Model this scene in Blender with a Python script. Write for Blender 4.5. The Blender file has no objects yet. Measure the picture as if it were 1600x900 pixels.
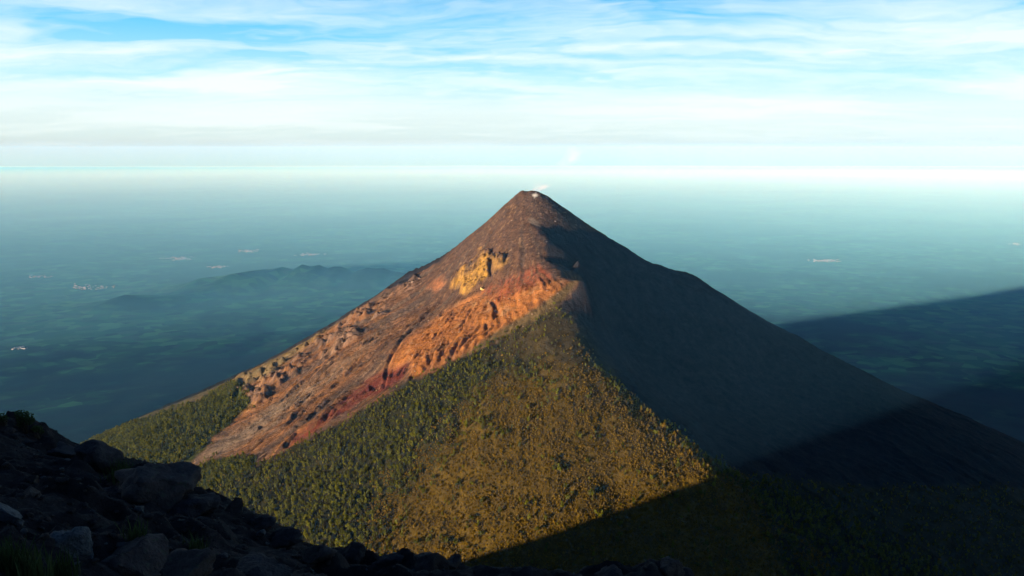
import bpy, math, random
import numpy as np
from mathutils import Vector
R = math.radians
S = bpy.context.scene
rng = np.random.default_rng(7)
random.seed(7)

# ------------------------------------------------------------------ camera
FPX, PITCH = 1386.0, R(8.9)          # focal length in photo pixels, pitch down
cam_d = bpy.data.cameras.new('camera')
cam_d.sensor_width = 36.0
cam_d.lens = 36.0 * FPX / 1600.0
cam_d.clip_start = 0.3
cam_d.clip_end = 600000.0
cam = bpy.data.objects.new('camera', cam_d)
S.collection.objects.link(cam)
cam.location = (0, 0, 0)
cam.rotation_euler = (R(90) - PITCH, 0, 0)
S.camera = cam

# ------------------------------------------------------------------ light
SUN_AZ = R(-133.0)                     # bearing of the sun from the view axis (behind, left)
SUN_EL = R(2.9)
sun_dir = Vector((math.sin(SUN_AZ) * math.cos(SUN_EL), math.cos(SUN_AZ) * math.cos(SUN_EL), math.sin(SUN_EL)))
sd = bpy.data.lights.new('sun', 'SUN')
sd.energy = 5.0
sd.color = (1.0, 0.83, 0.70)
sd.angle = R(0.5)
so = bpy.data.objects.new('sun', sd)
S.collection.objects.link(so)
so.rotation_euler = (-sun_dir).to_track_quat('-Z', 'Y').to_euler()

S.view_settings.view_transform = 'Standard'
S.view_settings.look = 'None'
S.view_settings.exposure = 1.45
S.view_settings.gamma = 1.0
S.cycles.max_bounces = 10
S.cycles.volume_bounces = 9
S.cycles.diffuse_bounces = 3
S.cycles.transmission_bounces = 3
S.cycles.use_denoising = True


# ------------------------------------------------------------------ node helpers
class NT:
    def __init__(s, tree):
        s.t = tree
        s.n = tree.nodes
        s.l = tree.links

    def node(s, typ, ins=None, **props):
        nd = s.n.new(typ)
        for k, v in props.items():
            setattr(nd, k, v)
        for k, v in (ins or {}).items():
            if isinstance(v, bpy.types.NodeSocket):
                s.l.new(v, nd.inputs[k])
            else:
                nd.inputs[k].default_value = v
        return nd

    def math(s, op, a, b=0.0, c=None, clamp=False):
        ins = {0: a, 1: b}
        if c is not None:
            ins[2] = c
        return s.node('ShaderNodeMath', ins, operation=op, use_clamp=clamp).outputs[0]

    def mix(s, fac, a, b, blend='MIX'):
        nd = s.n.new('ShaderNodeMix')
        nd.data_type = 'RGBA'
        nd.blend_type = blend
        for idx, v in ((0, fac), (6, a), (7, b)):
            if isinstance(v, bpy.types.NodeSocket):
                s.l.new(v, nd.inputs[idx])
            else:
                nd.inputs[idx].default_value = v
        return nd.outputs[2]

    def ramp(s, fac, stops, interp='LINEAR'):
        nd = s.n.new('ShaderNodeValToRGB')
        nd.color_ramp.interpolation = interp
        el = nd.color_ramp.elements
        el[0].position, el[0].color = stops[0][0], c4(stops[0][1])
        el[1].position, el[1].color = stops[-1][0], c4(stops[-1][1])
        for p, c in stops[1:-1]:
            e = el.new(p)
            e.color = c4(c)
        s.l.new(fac, nd.inputs[0])
        return nd.outputs[0]

    def noise(s, vec, scale, detail=4, rough=0.55, dist=0.0):
        return s.node('ShaderNodeTexNoise', {'Vector': vec, 'Scale': scale, 'Detail': detail, 'Roughness': rough, 'Distortion': dist}).outputs[0]


def c4(c):
    if isinstance(c, (int, float)):
        return (c, c, c, 1)
    return tuple(c) + (1,) if len(c) == 3 else tuple(c)


# ------------------------------------------------------------------ sky
world = bpy.data.worlds.new('World')
S.world = world
world.use_nodes = True
w = NT(world.node_tree)
w.n.clear()
sky = w.node('ShaderNodeTexSky', sky_type='NISHITA', sun_disc=False)
sky.sun_elevation = SUN_EL
sky.sun_rotation = SUN_AZ % (2 * math.pi)
sky.altitude = 3900
sky.ozone_density = 2.0
tc = w.node('ShaderNodeTexCoord')
sep = w.node('ShaderNodeSeparateXYZ', {0: tc.outputs['Generated']})
el = sep.outputs[2]
# clear air: pale at the horizon, cyan above it, deep blue overhead
grad = w.ramp(w.math('ADD', el, .03), [(0.0, (.44, .56, .38)), (.016, (.47, .56, .42)), (.030, (.56, .60, .55)), (.045, (.67, .79, .77)), (.072, (.77, .90, .90)), (.105, (.48, .83, .95)), (.16, (.15, .60, .95)), (.27, (.05, .26, .6)), (.48, (.014, .07, .20)), (1.0, (.006, .03, .10))])
# thin high cloud, laid out on a level sheet far above
zz = w.math('ADD', w.math('MAXIMUM', el, 0.0), 0.10)
cx = w.math('DIVIDE', sep.outputs[0], zz)
cy = w.math('DIVIDE', sep.outputs[1], zz)
cv = w.node('ShaderNodeCombineXYZ', {0: cx, 1: cy, 2: 0.0}).outputs[0]
wv = w.node('ShaderNodeTexNoise', {'Vector': cv, 'Scale': .55, 'Detail': 4.0, 'Roughness': .6}).outputs['Color']
cvw = w.node('ShaderNodeVectorMath', {0: cv, 1: w.node('ShaderNodeVectorMath', {0: wv, 3: 1.5}, operation='SCALE').outputs[0]}, operation='ADD').outputs[0]
rot = w.node('ShaderNodeMapping', {'Vector': cvw, 'Location': (3.1, 1.7, 0), 'Rotation': (0, 0, R(24)), 'Scale': (.30, 1.25, 1)}).outputs[0]
n1 = w.noise(rot, 1.1, 8, .60, .5)
rot2 = w.node('ShaderNodeMapping', {'Vector': cvw, 'Location': (-2.0, 5.0, 0), 'Rotation': (0, 0, R(-10)), 'Scale': (.16, .34, 1)}).outputs[0]
n2 = w.noise(rot2, 1.6, 4, .5, .5)
cl = w.math('ADD', w.math('MULTIPLY', n1, .50), w.math('MULTIPLY', n2, .66))
cmask = w.ramp(cl, [(.50, 0.0), (.59, .5), (.69, .98)])
cfade = w.ramp(el, [(.0, .1), (.02, .6), (.06, .95), (.2, .9), (.4, .12), (1.0, .05)])
cfac = w.math('MULTIPLY', cmask, cfade)
ccol = w.ramp(el, [(0.0, (.90, .98, .97)), (.05, (.92, 1.0, 1.0)), (.16, (.86, .97, 1.0)), (.4, (.4, .5, .62)), (1.0, (.2, .28, .4))])
band = w.mix(cfac, grad, ccol)
nish = w.node('ShaderNodeVectorMath', {0: sky.outputs[0], 1: (.12, .12, .12)}, operation='MULTIPLY').outputs[0]
skyc = w.mix(.9, nish, band)
bg = w.node('ShaderNodeBackground', {'Color': skyc, 'Strength': 0.43})
out = w.node('ShaderNodeOutputWorld', {0: bg.outputs[0]})


# ------------------------------------------------------------------ numeric noise
_perm = rng.permutation(4096)


def _h(ix, iy):
    return _perm[(_perm[ix & 4095] + iy) & 4095]


_ang = rng.random(4096) * 2 * np.pi
_gx, _gy = np.cos(_ang), np.sin(_ang)


def pnoise(x, y):
    ix, iy = np.floor(x).astype(np.int64), np.floor(y).astype(np.int64)
    fx, fy = x - ix, y - iy
    u, v = fx * fx * fx * (fx * (fx * 6 - 15) + 10), fy * fy * fy * (fy * (fy * 6 - 15) + 10)

    def g(a, b):
        k = _h(ix + a, iy + b)
        return _gx[k] * (fx - a) + _gy[k] * (fy - b)
    n0 = g(0, 0) * (1 - u) + g(1, 0) * u
    n1 = g(0, 1) * (1 - u) + g(1, 1) * u
    return (n0 * (1 - v) + n1 * v) * 1.5


def fbm(x, y, oct=4, rough=.5, ridged=False):
    s, a, t = 0, 1.0, 0
    for k in range(oct):
        n = pnoise(x * 2 ** k + 17.3 * k, y * 2 ** k - 9.1 * k)
        if ridged:
            n = 1 - 2 * np.abs(n)
        s = s + n * a
        t += a
        a *= rough
    return s / t


def flow(u, r, oct=4, rough=.55, ridged=False):
    """noise drawn out down the slope: finer across, hardly finer along"""
    s, a, t = 0, 1.0, 0
    for k in range(oct):
        n = pnoise(u * 2.1 ** k + 11.3 * k, r * 1.3 ** k - 5.1 * k)
        if ridged:
            n = 1 - 2 * np.abs(n)
        s = s + n * a
        t += a
        a *= rough
    return s / t


def sstep(a, b, x):
    t = np.clip((x - a) / (b - a), 0, 1)
    return t * t * (3 - 2 * t)


# ------------------------------------------------------------------ camera geometry (for laying out the land)
CP, SP = math.cos(PITCH), math.sin(PITCH)


def ray(px, py):
    u, v = (px - 800) / FPX, (450 - py) / FPX
    y, z = CP + v * SP, -SP + v * CP
    return u / y, z / y                 # X and Z per metre of Y


def at(px, py, Y):
    a, b = ray(px, py)
    return (a * Y, Y, b * Y)


def project(x, y, z):
    d = y * CP - z * SP
    d = np.where(np.abs(d) < 1e-6, 1e-6, d)
    px = 800 + FPX * x / d
    py = 450 - FPX * (y * SP + z * CP) / d
    return px, py, d


# ------------------------------------------------------------------ land form
def smooth_profile(rs, zs, n=4000, w_=60.0, tail=0):
    rr = np.linspace(0, rs[-1], n)
    zz_ = np.interp(rr, rs, zs)
    k = max(3, int(w_ / (rs[-1] / n)) | 1)
    ker = np.hanning(k + 2)[1:-1]
    ker /= ker.sum()
    pad = np.concatenate([2 * zz_[0] - zz_[1:k][::-1] if False else zz_[1:k][::-1], zz_, np.full(k - 1, zz_[-1])])
    sm = np.convolve(pad, ker, 'same')[k - 1:k - 1 + n]
    return rr, sm


FR, FZ = smooth_profile([0, 10, 500, 1000, 1476, 2000, 3000, 4500, 7000, 10000, 14000],
                        [-137, -143, -463, -781, -1025, -1270, -1690, -2090, -2360, -2480, -2560], 6000, 26)
AR, AZ_ = smooth_profile([0, 100, 170, 300, 600, 1010, 1230, 2000, 3650, 5500, 8000, 13000],
                         [48, 24, -9, -95, -335, -612, -745, -1160, -1770, -2150, -2410, -2560], 6000, 40)
SX, SY = 32.0, 3000.0                  # summit of the cone
AX, AY = -130.0, -110.0                # summit of the near mountain


def base_fuego(x, y):
    r = np.hypot(x - SX, y - SY)
    return np.interp(r, FR, FZ)


CTRL = [  # (px, py, Y) points the surface passes through
    (819, 300, 2998), (790, 320, 3000), (765, 344, 3010), (725, 376, 3020), (690, 411, 3030), (664, 432, 3035),
    (600, 464, 3035), (560, 489, 3035), (480, 536, 3030), (400, 578, 3030), (300, 624, 3020), (200, 665, 3010), (150, 689, 3000),
    (839, 300, 2998), (860, 311, 3000), (890, 331, 3000), (927, 357, 3005), (977, 390, 3012), (1018, 414, 3020), (1030, 416, 3020), (1046, 422, 3020), (1080, 431, 3020), (1150, 473, 3025),
    (1250, 529, 3030), (1350, 583, 3030), (1430, 622, 3030), (1500, 650, 3030), (1600, 695, 3030),
    # crest coming towards us
    (824, 322, 2930), (820, 341, 2880), (840, 362, 2790), (852, 385, 2690), (856, 408, 2600), (880, 423, 2500), (916, 442, 2405),
    (896, 456, 2372), (874, 482, 2312), (895, 530, 2200), (940, 590, 2080), (1010, 655, 1990), (1105, 735, 1900),
    # rim between scree and wooded front
    (790, 526, 2260), (715, 560, 2230), (640, 594, 2200), (560, 640, 2170), (480, 680, 2150), (400, 722, 2140), (330, 742, 2160),
    # rock face
    (770, 400, 2780), (820, 440, 2530), (740, 440, 2720), (760, 480, 2520), (690, 470, 2760), (640, 520, 2600), (580, 590, 2420),
    (500, 640, 2330), (440, 640, 2480), (540, 540, 2700), (370, 612, 2740), (290, 735, 2280), (220, 690, 2560), (330, 660, 2520),
    # wooded front
    (800, 600, 2060), (700, 700, 1910), (850, 700, 1880), (600, 780, 1850), (800, 800, 1750), (950, 760, 1830), (450, 760, 2000),
    (720, 880, 1660), (560, 870, 1700),
    # hollow behind the crest, in shade
    (900, 400, 2800), (960, 450, 2760), (960, 520, 2600), (1040, 560, 2560), (1100, 640, 2400), (1180, 700, 2260), (1100, 520, 2760),
    (925, 445, 2660), (925, 478, 2560), (935, 520, 2470), (985, 580, 2330), (1060, 650, 2190), (1150, 728, 2060), (878, 391, 2690), (902, 407, 2612), (893, 428, 2620),
    (1200, 590, 2720), (1300, 680, 2500), (1400, 740, 2350), (1250, 780, 2050),
]
cx_, cy_, cz_ = [], [], []
for px, py, Y in CTRL:
    X, Y2, Z = at(px, py, Y)
    cx_.append(X); cy_.append(Y); cz_.append(Z)
for k in range(28):                    # ring where the plain cone takes over again, and behind the silhouettes
    a = 2 * math.pi * k / 28
    for rr_ in ((2300, 3200) if math.cos(a) < .3 else (450, 900, 1500, 2300, 3200)):
        if math.cos(a) < .3 and rr_ < 2300:
            continue
        x_, y_ = SX + rr_ * math.sin(a), SY + rr_ * math.cos(a)
        cx_.append(x_); cy_.append(y_); cz_.append(float(base_fuego(x_, y_)) - (0 if rr_ > 1400 else 15))
cx_, cy_, cz_ = map(np.array, (cx_, cy_, cz_))
_eps = 14.0
_d = np.hypot(cx_[:, None] - cx_[None], cy_[:, None] - cy_[None])
_A = np.sqrt(_d ** 2 + _eps ** 2) + np.eye(len(cx_)) * -1.5
_w = np.linalg.solve(_A, cz_ - base_fuego(cx_, cy_))


def fuego(x, y):
    z = base_fuego(x, y)
    flat = x.ravel(), y.ravel()
    r = np.hypot(flat[0] - SX, flat[1] - SY)
    m = np.where(r < 3600)[0]
    add = np.zeros(len(r))
    for i in range(0, len(m), 60000):
        j = m[i:i + 60000]
        d = np.sqrt((flat[0][j, None] - cx_[None]) ** 2 + (flat[1][j, None] - cy_[None]) ** 2 + _eps ** 2)
        add[j] = d @ _w
    add *= 1 - sstep(2500, 3500, r)
    return z + add.reshape(x.shape)


def acate(x, y):
    r = np.hypot(x - AX, y - AY)
    a = np.arctan2(x - AX, y - AY)
    return np.interp(r, AR, AZ_) + np.sin(a * 9 + 1.3) * 14 * sstep(300, 1200, r)


def plain_h(x, y):
    z = -2560 + fbm(x / 5200, y / 5200, 5, .5) * 90
    # low wooded hills standing on the plain to the left
    for px, py, Yd, sx, sy, hh in ((205, 470, 14200, 750, 420, 260), (330, 448, 15600, 900, 600, 270), (440, 440, 16600, 1500, 700, 330),
                                   (560, 436, 17200, 1700, 700, 250), (90, 476, 14000, 500, 350, 150)):
        X = ray(px, py)[0] * Yd
        g = np.exp(-((x - X) / sx) ** 2 - ((y - Yd) / sy) ** 2)
        z = z + g * hh * .6 * (1 + .9 * fbm(x / 420, y / 420, 3, .55, True))
    return z


def smax(a, b, k):
    h = np.clip(.5 + .5 * (a - b) / k, 0, 1)
    return b * (1 - h) + a * h + k * h * (1 - h)


def poly_mask(px, py, pts, soft=6.0):
    """1 inside the polygon, falling to 0 over `soft` photo pixels."""
    inside = np.zeros(px.shape, bool)
    dist = np.full(px.shape, 1e9)
    n = len(pts)
    for i in range(n):
        x1, y1 = pts[i]; x2, y2 = pts[(i + 1) % n]
        c = ((y1 > py) != (y2 > py)) & (px < (x2 - x1) * (py - y1) / (y2 - y1 + 1e-12) + x1)
        inside ^= c
        dx, dy = x2 - x1, y2 - y1
        t = np.clip(((px - x1) * dx + (py - y1) * dy) / (dx * dx + dy * dy + 1e-9), 0, 1)
        dist = np.minimum(dist, np.hypot(px - x1 - t * dx, py - y1 - t * dy))
    sd_ = np.where(inside, dist, -dist)
    return sstep(-soft, soft, sd_)


# districts of the mountain, outlined once and carried by the surface as mineral colour / roughness
Z_FACE = [(1010, 380), (840, 290), (790, 300), (700, 400), (660, 425), (560, 480), (400, 572), (280, 640), (270, 740), (300, 760), (400, 728), (480, 688), (560, 643), (640, 596), (790, 526), (870, 480), (905, 441), (860, 408), (850, 372), (818, 340)]
Z_WOODL = [(372, 596), (300, 632), (120, 690), (-200, 800), (-200, 1000), (100, 900), (262, 748), (330, 688), (392, 632)]
Z_WOODP = [(296, 742), (330, 718), (398, 712), (395, 735), (300, 775)]
Z_FRONT = [(868, 482), (790, 528), (640, 598), (560, 645), (480, 690), (400, 730), (290, 755), (100, 900), (200, 1200), (1900, 1200), (1900, 760), (1350, 760), (1140, 735), (1010, 640), (930, 560), (890, 500)]
Z_YEL = [(705, 436), (722, 422), (742, 410), (752, 396), (766, 396), (764, 412), (760, 428), (752, 442), (738, 452), (726, 460), (716, 450), (704, 446)]
Z_YEL2 = [(768, 402), (792, 404), (786, 418), (768, 426), (764, 414)]
Z_RED = [(756, 454), (800, 432), (838, 414), (860, 422), (856, 438), (826, 452), (800, 466), (770, 474)]
Z_RED2 = [(448, 696), (470, 676), (560, 606), (600, 580), (640, 566), (628, 590), (590, 616), (520, 655), (470, 690)]
Z_ORANGE = [(612, 572), (612, 552), (650, 520), (700, 484), (760, 462), (840, 440), (890, 440), (866, 474), (790, 520), (700, 560), (650, 590), (634, 566)]
Z_ORANGE2 = [(668, 450), (678, 436), (692, 428), (688, 446), (676, 458)]
Z_PALE = [(300, 722), (345, 716), (420, 668), (520, 590), (610, 510), (600, 512), (500, 590), (420, 640), (340, 690)]
Z_BAND = [(656, 432), (620, 444), (590, 462), (560, 488), (520, 516), (470, 545), (420, 575), (375, 600), (368, 625), (400, 640), (440, 606), (500, 572), (560, 530), (600, 490), (625, 462), (658, 440)]
Z_DARKTOP = [(800, 300), (870, 300), (900, 340), (880, 400), (852, 370), (818, 350), (790, 372), (752, 375)]


CREST = [(822, 322), (820, 341), (840, 362), (852, 385), (856, 408), (880, 424), (909, 442), (890, 464), (872, 484), (895, 530), (940, 590)]


def zone_gate(px, py, x, y):
    """the districts lie on the side of the cone that faces north (towards the camera)"""
    return (y < 3090) & (y > 1300)


def detail(x, y, z0):
    """gullies, ribs and rubble: real relief on top of the land form"""
    px, py, d = project(x, y, z0)
    gate = ((y < 3150) & (y > 1300) & (d > 1000)).astype(float) * (1 - sstep(3080, 3150, y))
    dx, dy = x - SX, y - SY
    r = np.hypot(dx, dy) + 1
    th = np.arctan2(dx, -dy)
    wx, wy = fbm(x / 260, y / 260, 3), fbm(x / 260 + 40, y / 260 + 9, 3)
    tw = th + .05 * wx + .025 * fbm(x / 60, y / 60, 2)
    near_f = 1 - sstep(2600, 4200, r)
    face = poly_mask(px, py, Z_FACE, 10) * gate
    wood = np.maximum(poly_mask(px, py, Z_FRONT, 10), np.maximum(poly_mask(px, py, Z_WOODL, 10), poly_mask(px, py, Z_WOODP, 6))) * gate
    top = sstep(120, 420, r)
    crest = np.full(px.shape, 1e9)
    for (x1, y1), (x2, y2) in zip(CREST[:-1], CREST[1:]):
        ax, ay = x2 - x1, y2 - y1
        t = np.clip(((px - x1) * ax + (py - y1) * ay) / (ax * ax + ay * ay), 0, 1)
        crest = np.minimum(crest, np.hypot(px - x1 - t * ax, py - y1 - t * ay))
    top = top * (1 - gate * .85 * (1 - sstep(6, 55, crest)))
    g1 = fbm(tw * 9, r / 1500 + wx * .3, 3, .5, True)           # main barrancos
    tw2 = tw + .10 * fbm(x / 420 + 5, y / 420, 3)
    amp = .35 + 1.3 * sstep(-.35, .45, fbm(x / 330 + 70, y / 330, 3))
    g2 = flow(tw2 * 27, r / 620 + wy * .5, 4, .6, True) * amp - .2          # ribs
    g3 = flow(tw2 * 110, r / 300 + wx * .8, 3, .65) * amp
    z = (g1 - .25) * 10 * top * near_f * (1 - .3 * face)
    z = z + g2 * (5.0 + 6.5 * face * top) * top * near_f * (1 - .6 * wood)
    z = z + g3 * (1.5 + 5.5 * face * top) * sstep(60, 260, r) * near_f * (1 - .7 * wood)
    # rubble on the rock districts
    warp = 9 * fbm(x / 40, y / 40, 2)
    m_y = np.maximum(poly_mask(px + warp, py - warp, Z_YEL, 3), poly_mask(px + warp, py, Z_YEL2, 3)) * gate
    m_b = poly_mask(px + warp * .6, py - warp * .6, Z_BAND, 5) * gate
    m_b = m_b * (.12 + .88 * sstep(-.12, .28, fbm(x / 95 + 20, y / 95, 3, .6)))
    m_o = poly_mask(px + warp, py - warp, Z_ORANGE, 10) * gate
    m_r = poly_mask(px, py, Z_RED2, 8) * gate
    rough = fbm(x / 22, y / 22, 4, .6, True)
    z = z + m_y * (12 + rough * 9 + 13 * (fbm(x / 15, y / 15, 3, .6, True) - .4)) + m_b * 8 * sstep(.35, .6, fbm(x / 48 + 7, y / 30, 3, .5, True)) + m_b * (rough * 13 + 9 * fbm(x / 55, y / 55, 3, .5, True) + 3) + m_o * (rough - .1) * 3.5 - m_r * 12
    z = z + m_o * 8 * flow(tw2 * 60 + 4, r / 240 + wx, 4, .6, True)
    # two long dark gullies and the niche under the orange rock
    for pts, dep, wid in (([(722, 440), (700, 462), (660, 500), (628, 535), (606, 572), (600, 600)], 9, 2.6),
                          ([(760, 455), (735, 470), (715, 478), (690, 495)], 9, 2.4),
                          ([(640, 566), (622, 574), (604, 590), (580, 602)], 7, 3.0),
                          ([(774, 404), (766, 418), (768, 428)], 14, 3.2), ([(772, 478), (778, 492), (774, 500)], 12, 3.5),
                          ([(640, 434), (612, 455), (600, 468), (580, 480)], 14, 4), ([(380, 598), (372, 612), (366, 625)], 18, 5),
                          ([(500, 560), (468, 590), (440, 612), (420, 622)], 8, 4)):
        dd = np.full(px.shape, 1e9)
        for (x1, y1), (x2, y2) in zip(pts[:-1], pts[1:]):
            ax, ay = x2 - x1, y2 - y1
            t = np.clip(((px - x1) * ax + (py - y1) * ay) / (ax * ax + ay * ay), 0, 1)
            dd = np.minimum(dd, np.hypot(px - x1 - t * ax, py - y1 - t * ay))
        q = np.clip((dd + warp * .25) / wid, 0, 3)
        z = z - dep * np.exp(-q * q) * gate + dep * .45 * np.exp(-((q - 1.7) * 1.8) ** 2) * gate
    # crater notch on the top
    z = z + 5 * fbm(x / 34, y / 34, 3, .6, True) * (1 - sstep(60, 200, r))
    z = z + 1.4 * fbm(x / 14, y / 14, 3, .6) * near_f + 5.5 * fbm(x / 75, y / 75, 4, .6) * near_f * sstep(60, 300, r)
    z = z + 40 * fbm(x / 900, y / 900, 4, .5, True) * sstep(2300, 4200, r) * (1 - sstep(9000, 15000, r))
    ra = np.hypot(x - AX, y - AY)
    return z * sstep(1050, 1500, y + 0 * x) if False else z * sstep(900, 1350, ra)


def land(x, y):
    f = fuego(x, y)
    a = acate(x, y)
    p = plain_h(x, y)
    z = smax(smax(f, a, 50.0), p, 160.0)
    return z + detail(x, y, z), f, a, p


def axis(lo, hi, step, far_lo, far_hi, growth=1.07):
    mid = list(np.arange(lo, hi + .1, step))
    s, v, up = step, mid[-1], []
    while v < far_hi:
        s = min(s * growth, 2500.0); v += s; up.append(v)
    s, v, dn = step, mid[0], []
    while v > far_lo:
        s = min(s * growth, 2500.0); v -= s; dn.append(v)
    return np.array(dn[::-1] + mid + up)


STEP = 4.6
xs = axis(-1650, 1500, STEP, -70000, 90000, 1.075)
ys_ = axis(1560, 3080, STEP, -16000, 125000, 1.075)
# finer strip round the near mountain so that it keeps its shape
GX, GY = np.meshgrid(xs, ys_)
GZ, GF, GA, GP = land(GX, GY)
ny, nx = GX.shape
print('grid', nx, ny, nx * ny)


def grid_objects(name_of_cell, names):
    idx = np.arange(nx * ny).reshape(ny, nx)
    quads = np.stack([idx[:-1, :-1], idx[:-1, 1:], idx[1:, 1:], idx[1:, :-1]], -1).reshape(-1, 4)
    own = name_of_cell.reshape(-1)
    P = np.stack([GX, GY, GZ], -1).reshape(-1, 3)
    res = {}
    for k, nm in enumerate(names):
        q = quads[own == k]
        used, inv = np.unique(q, return_inverse=True)
        res[nm] = (make_mesh(nm, P[used], inv.reshape(-1, 4)), used)
    return res


def make_mesh(name, V, F):
    F = np.asarray(F, dtype=np.int32)
    me = bpy.data.meshes.new(name)
    me.vertices.add(len(V))
    me.vertices.foreach_set('co', np.asarray(V, dtype=np.float32).ravel())
    k = F.shape[1]
    me.loops.add(F.size)
    me.loops.foreach_set('vertex_index', F.ravel())
    me.polygons.add(len(F))
    me.polygons.foreach_set('loop_start', np.arange(0, F.size, k, dtype=np.int32))
    me.polygons.foreach_set('use_smooth', np.ones(len(F), dtype=bool))
    me.update(calc_edges=True)
    me.validate()
    return me


def link(name, me, mat=None, parent=None, kind=None, label=None, cat=None, group=None):
    o = bpy.data.objects.new(name, me)
    S.collection.objects.link(o)
    if mat is not None and me is not None and not me.materials:
        me.materials.append(mat)
    if parent is not None:
        o.parent = parent
    tag(o, label, cat, group, kind)
    return o


def tag(o, label=None, cat=None, group=None, kind=None):
    if label: o['label'] = label
    if cat: o['category'] = cat
    if group: o['group'] = group
    if kind: o['kind'] = kind
    return o


cellF = .25 * (GF[:-1, :-1] + GF[1:, 1:] + GF[:-1, 1:] + GF[1:, :-1])
cellA = .25 * (GA[:-1, :-1] + GA[1:, 1:] + GA[:-1, 1:] + GA[1:, :-1])
cellP = .25 * (GP[:-1, :-1] + GP[1:, 1:] + GP[:-1, 1:] + GP[1:, :-1])
own = np.where((cellP + 480 > cellF) & (cellP + 480 > cellA), 2, np.where(cellF >= cellA, 0, 1))
parts = grid_objects(own, ['volcano', 'near_mountain', 'plain'])


# ------------------------------------------------------------------ materials
def new_mat(name):
    m = bpy.data.materials.new(name)
    m.use_nodes = True
    t = NT(m.node_tree)
    t.n.clear()
    return m, t


def finish(t, col, rough=.95, bump=None, spec=.1, dist=1.0, strength=.5):
    ins = {'Base Color': col, 'Roughness': rough, 'Specular IOR Level': spec}
    if bump is not None:
        ins['Normal'] = t.node('ShaderNodeBump', {'Height': bump, 'Strength': strength, 'Distance': dist}).outputs[0]
    b = t.node('ShaderNodeBsdfPrincipled', ins)
    t.node('ShaderNodeOutputMaterial', {0: b.outputs[0]})


m_vol, t = new_mat('volcanic_ground')
att = t.node('ShaderNodeAttribute', attribute_name='mineral')
geo = t.node('ShaderNodeNewGeometry')
f1 = t.noise(geo.outputs['Position'], .09, 6, .65)
f2 = t.noise(geo.outputs['Position'], .35, 4, .6)
k_ = t.math('ADD', t.math('MULTIPLY', f1, 1.1), t.math('MULTIPLY', f2, .7))
colr = t.node('ShaderNodeVectorMath', {0: att.outputs['Color'], 3: t.math('ADD', t.math('MULTIPLY', k_, 1.3), -.17)}, operation='SCALE').outputs[0]
finish(t, colr, .97, t.math('ADD', f1, t.math('MULTIPLY', f2, .5)), .05, 5.0, .8)

m_plain, t = new_mat('farmland')
geo = t.node('ShaderNodeNewGeometry')
pos = geo.outputs['Position']
flat_ = t.node('ShaderNodeVectorMath', {0: pos, 1: (1, 1, 0)}, operation='MULTIPLY').outputs[0]
big = t.noise(flat_, .00022, 5, .6, .6)
mid = t.noise(flat_, .0011, 5, .62, .4)
vor = t.node('ShaderNodeTexVoronoi', {'Vector': flat_, 'Scale': .0052, 'Randomness': .95}).outputs['Color']
fld = t.node('ShaderNodeSeparateColor', {0: vor}).outputs[0]
dist_ = t.node('ShaderNodeVectorMath', {0: flat_, 1: (0, 3000, 0)}, operation='DISTANCE').outputs['Value']
outer = t.math('DIVIDE', t.math('SUBTRACT', t.math('ADD', dist_, t.math('MULTIPLY', mid, 9000)), 9800), 2600, clamp=True)
msk = t.ramp(t.math('ADD', t.math('MULTIPLY', big, .7), t.math('MULTIPLY', mid, .35)), [(.47, 0.0), (.56, 1.0)])
fieldc = t.ramp(fld, [(0.0, (.006, .030, .020)), (.35, (.022, .110, .040)), (.55, (.012, .06, .03)), (.75, (.060, .185, .065)), (1.0, (.030, .065, .045))])
woodc = t.ramp(t.noise(flat_, .004, 4, .6), [(.3, (.002, .012, .014)), (.7, (.005, .028, .022))])
finish(t, t.mix(t.math('MULTIPLY', msk, outer), woodc, fieldc), .95, None, .05)


# ------------------------------------------------------------------ mineral colour on the volcano
def lerp(a, b, m):
    return a * (1 - m[:, None]) + np.array(b)[None] * m[:, None]


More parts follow.
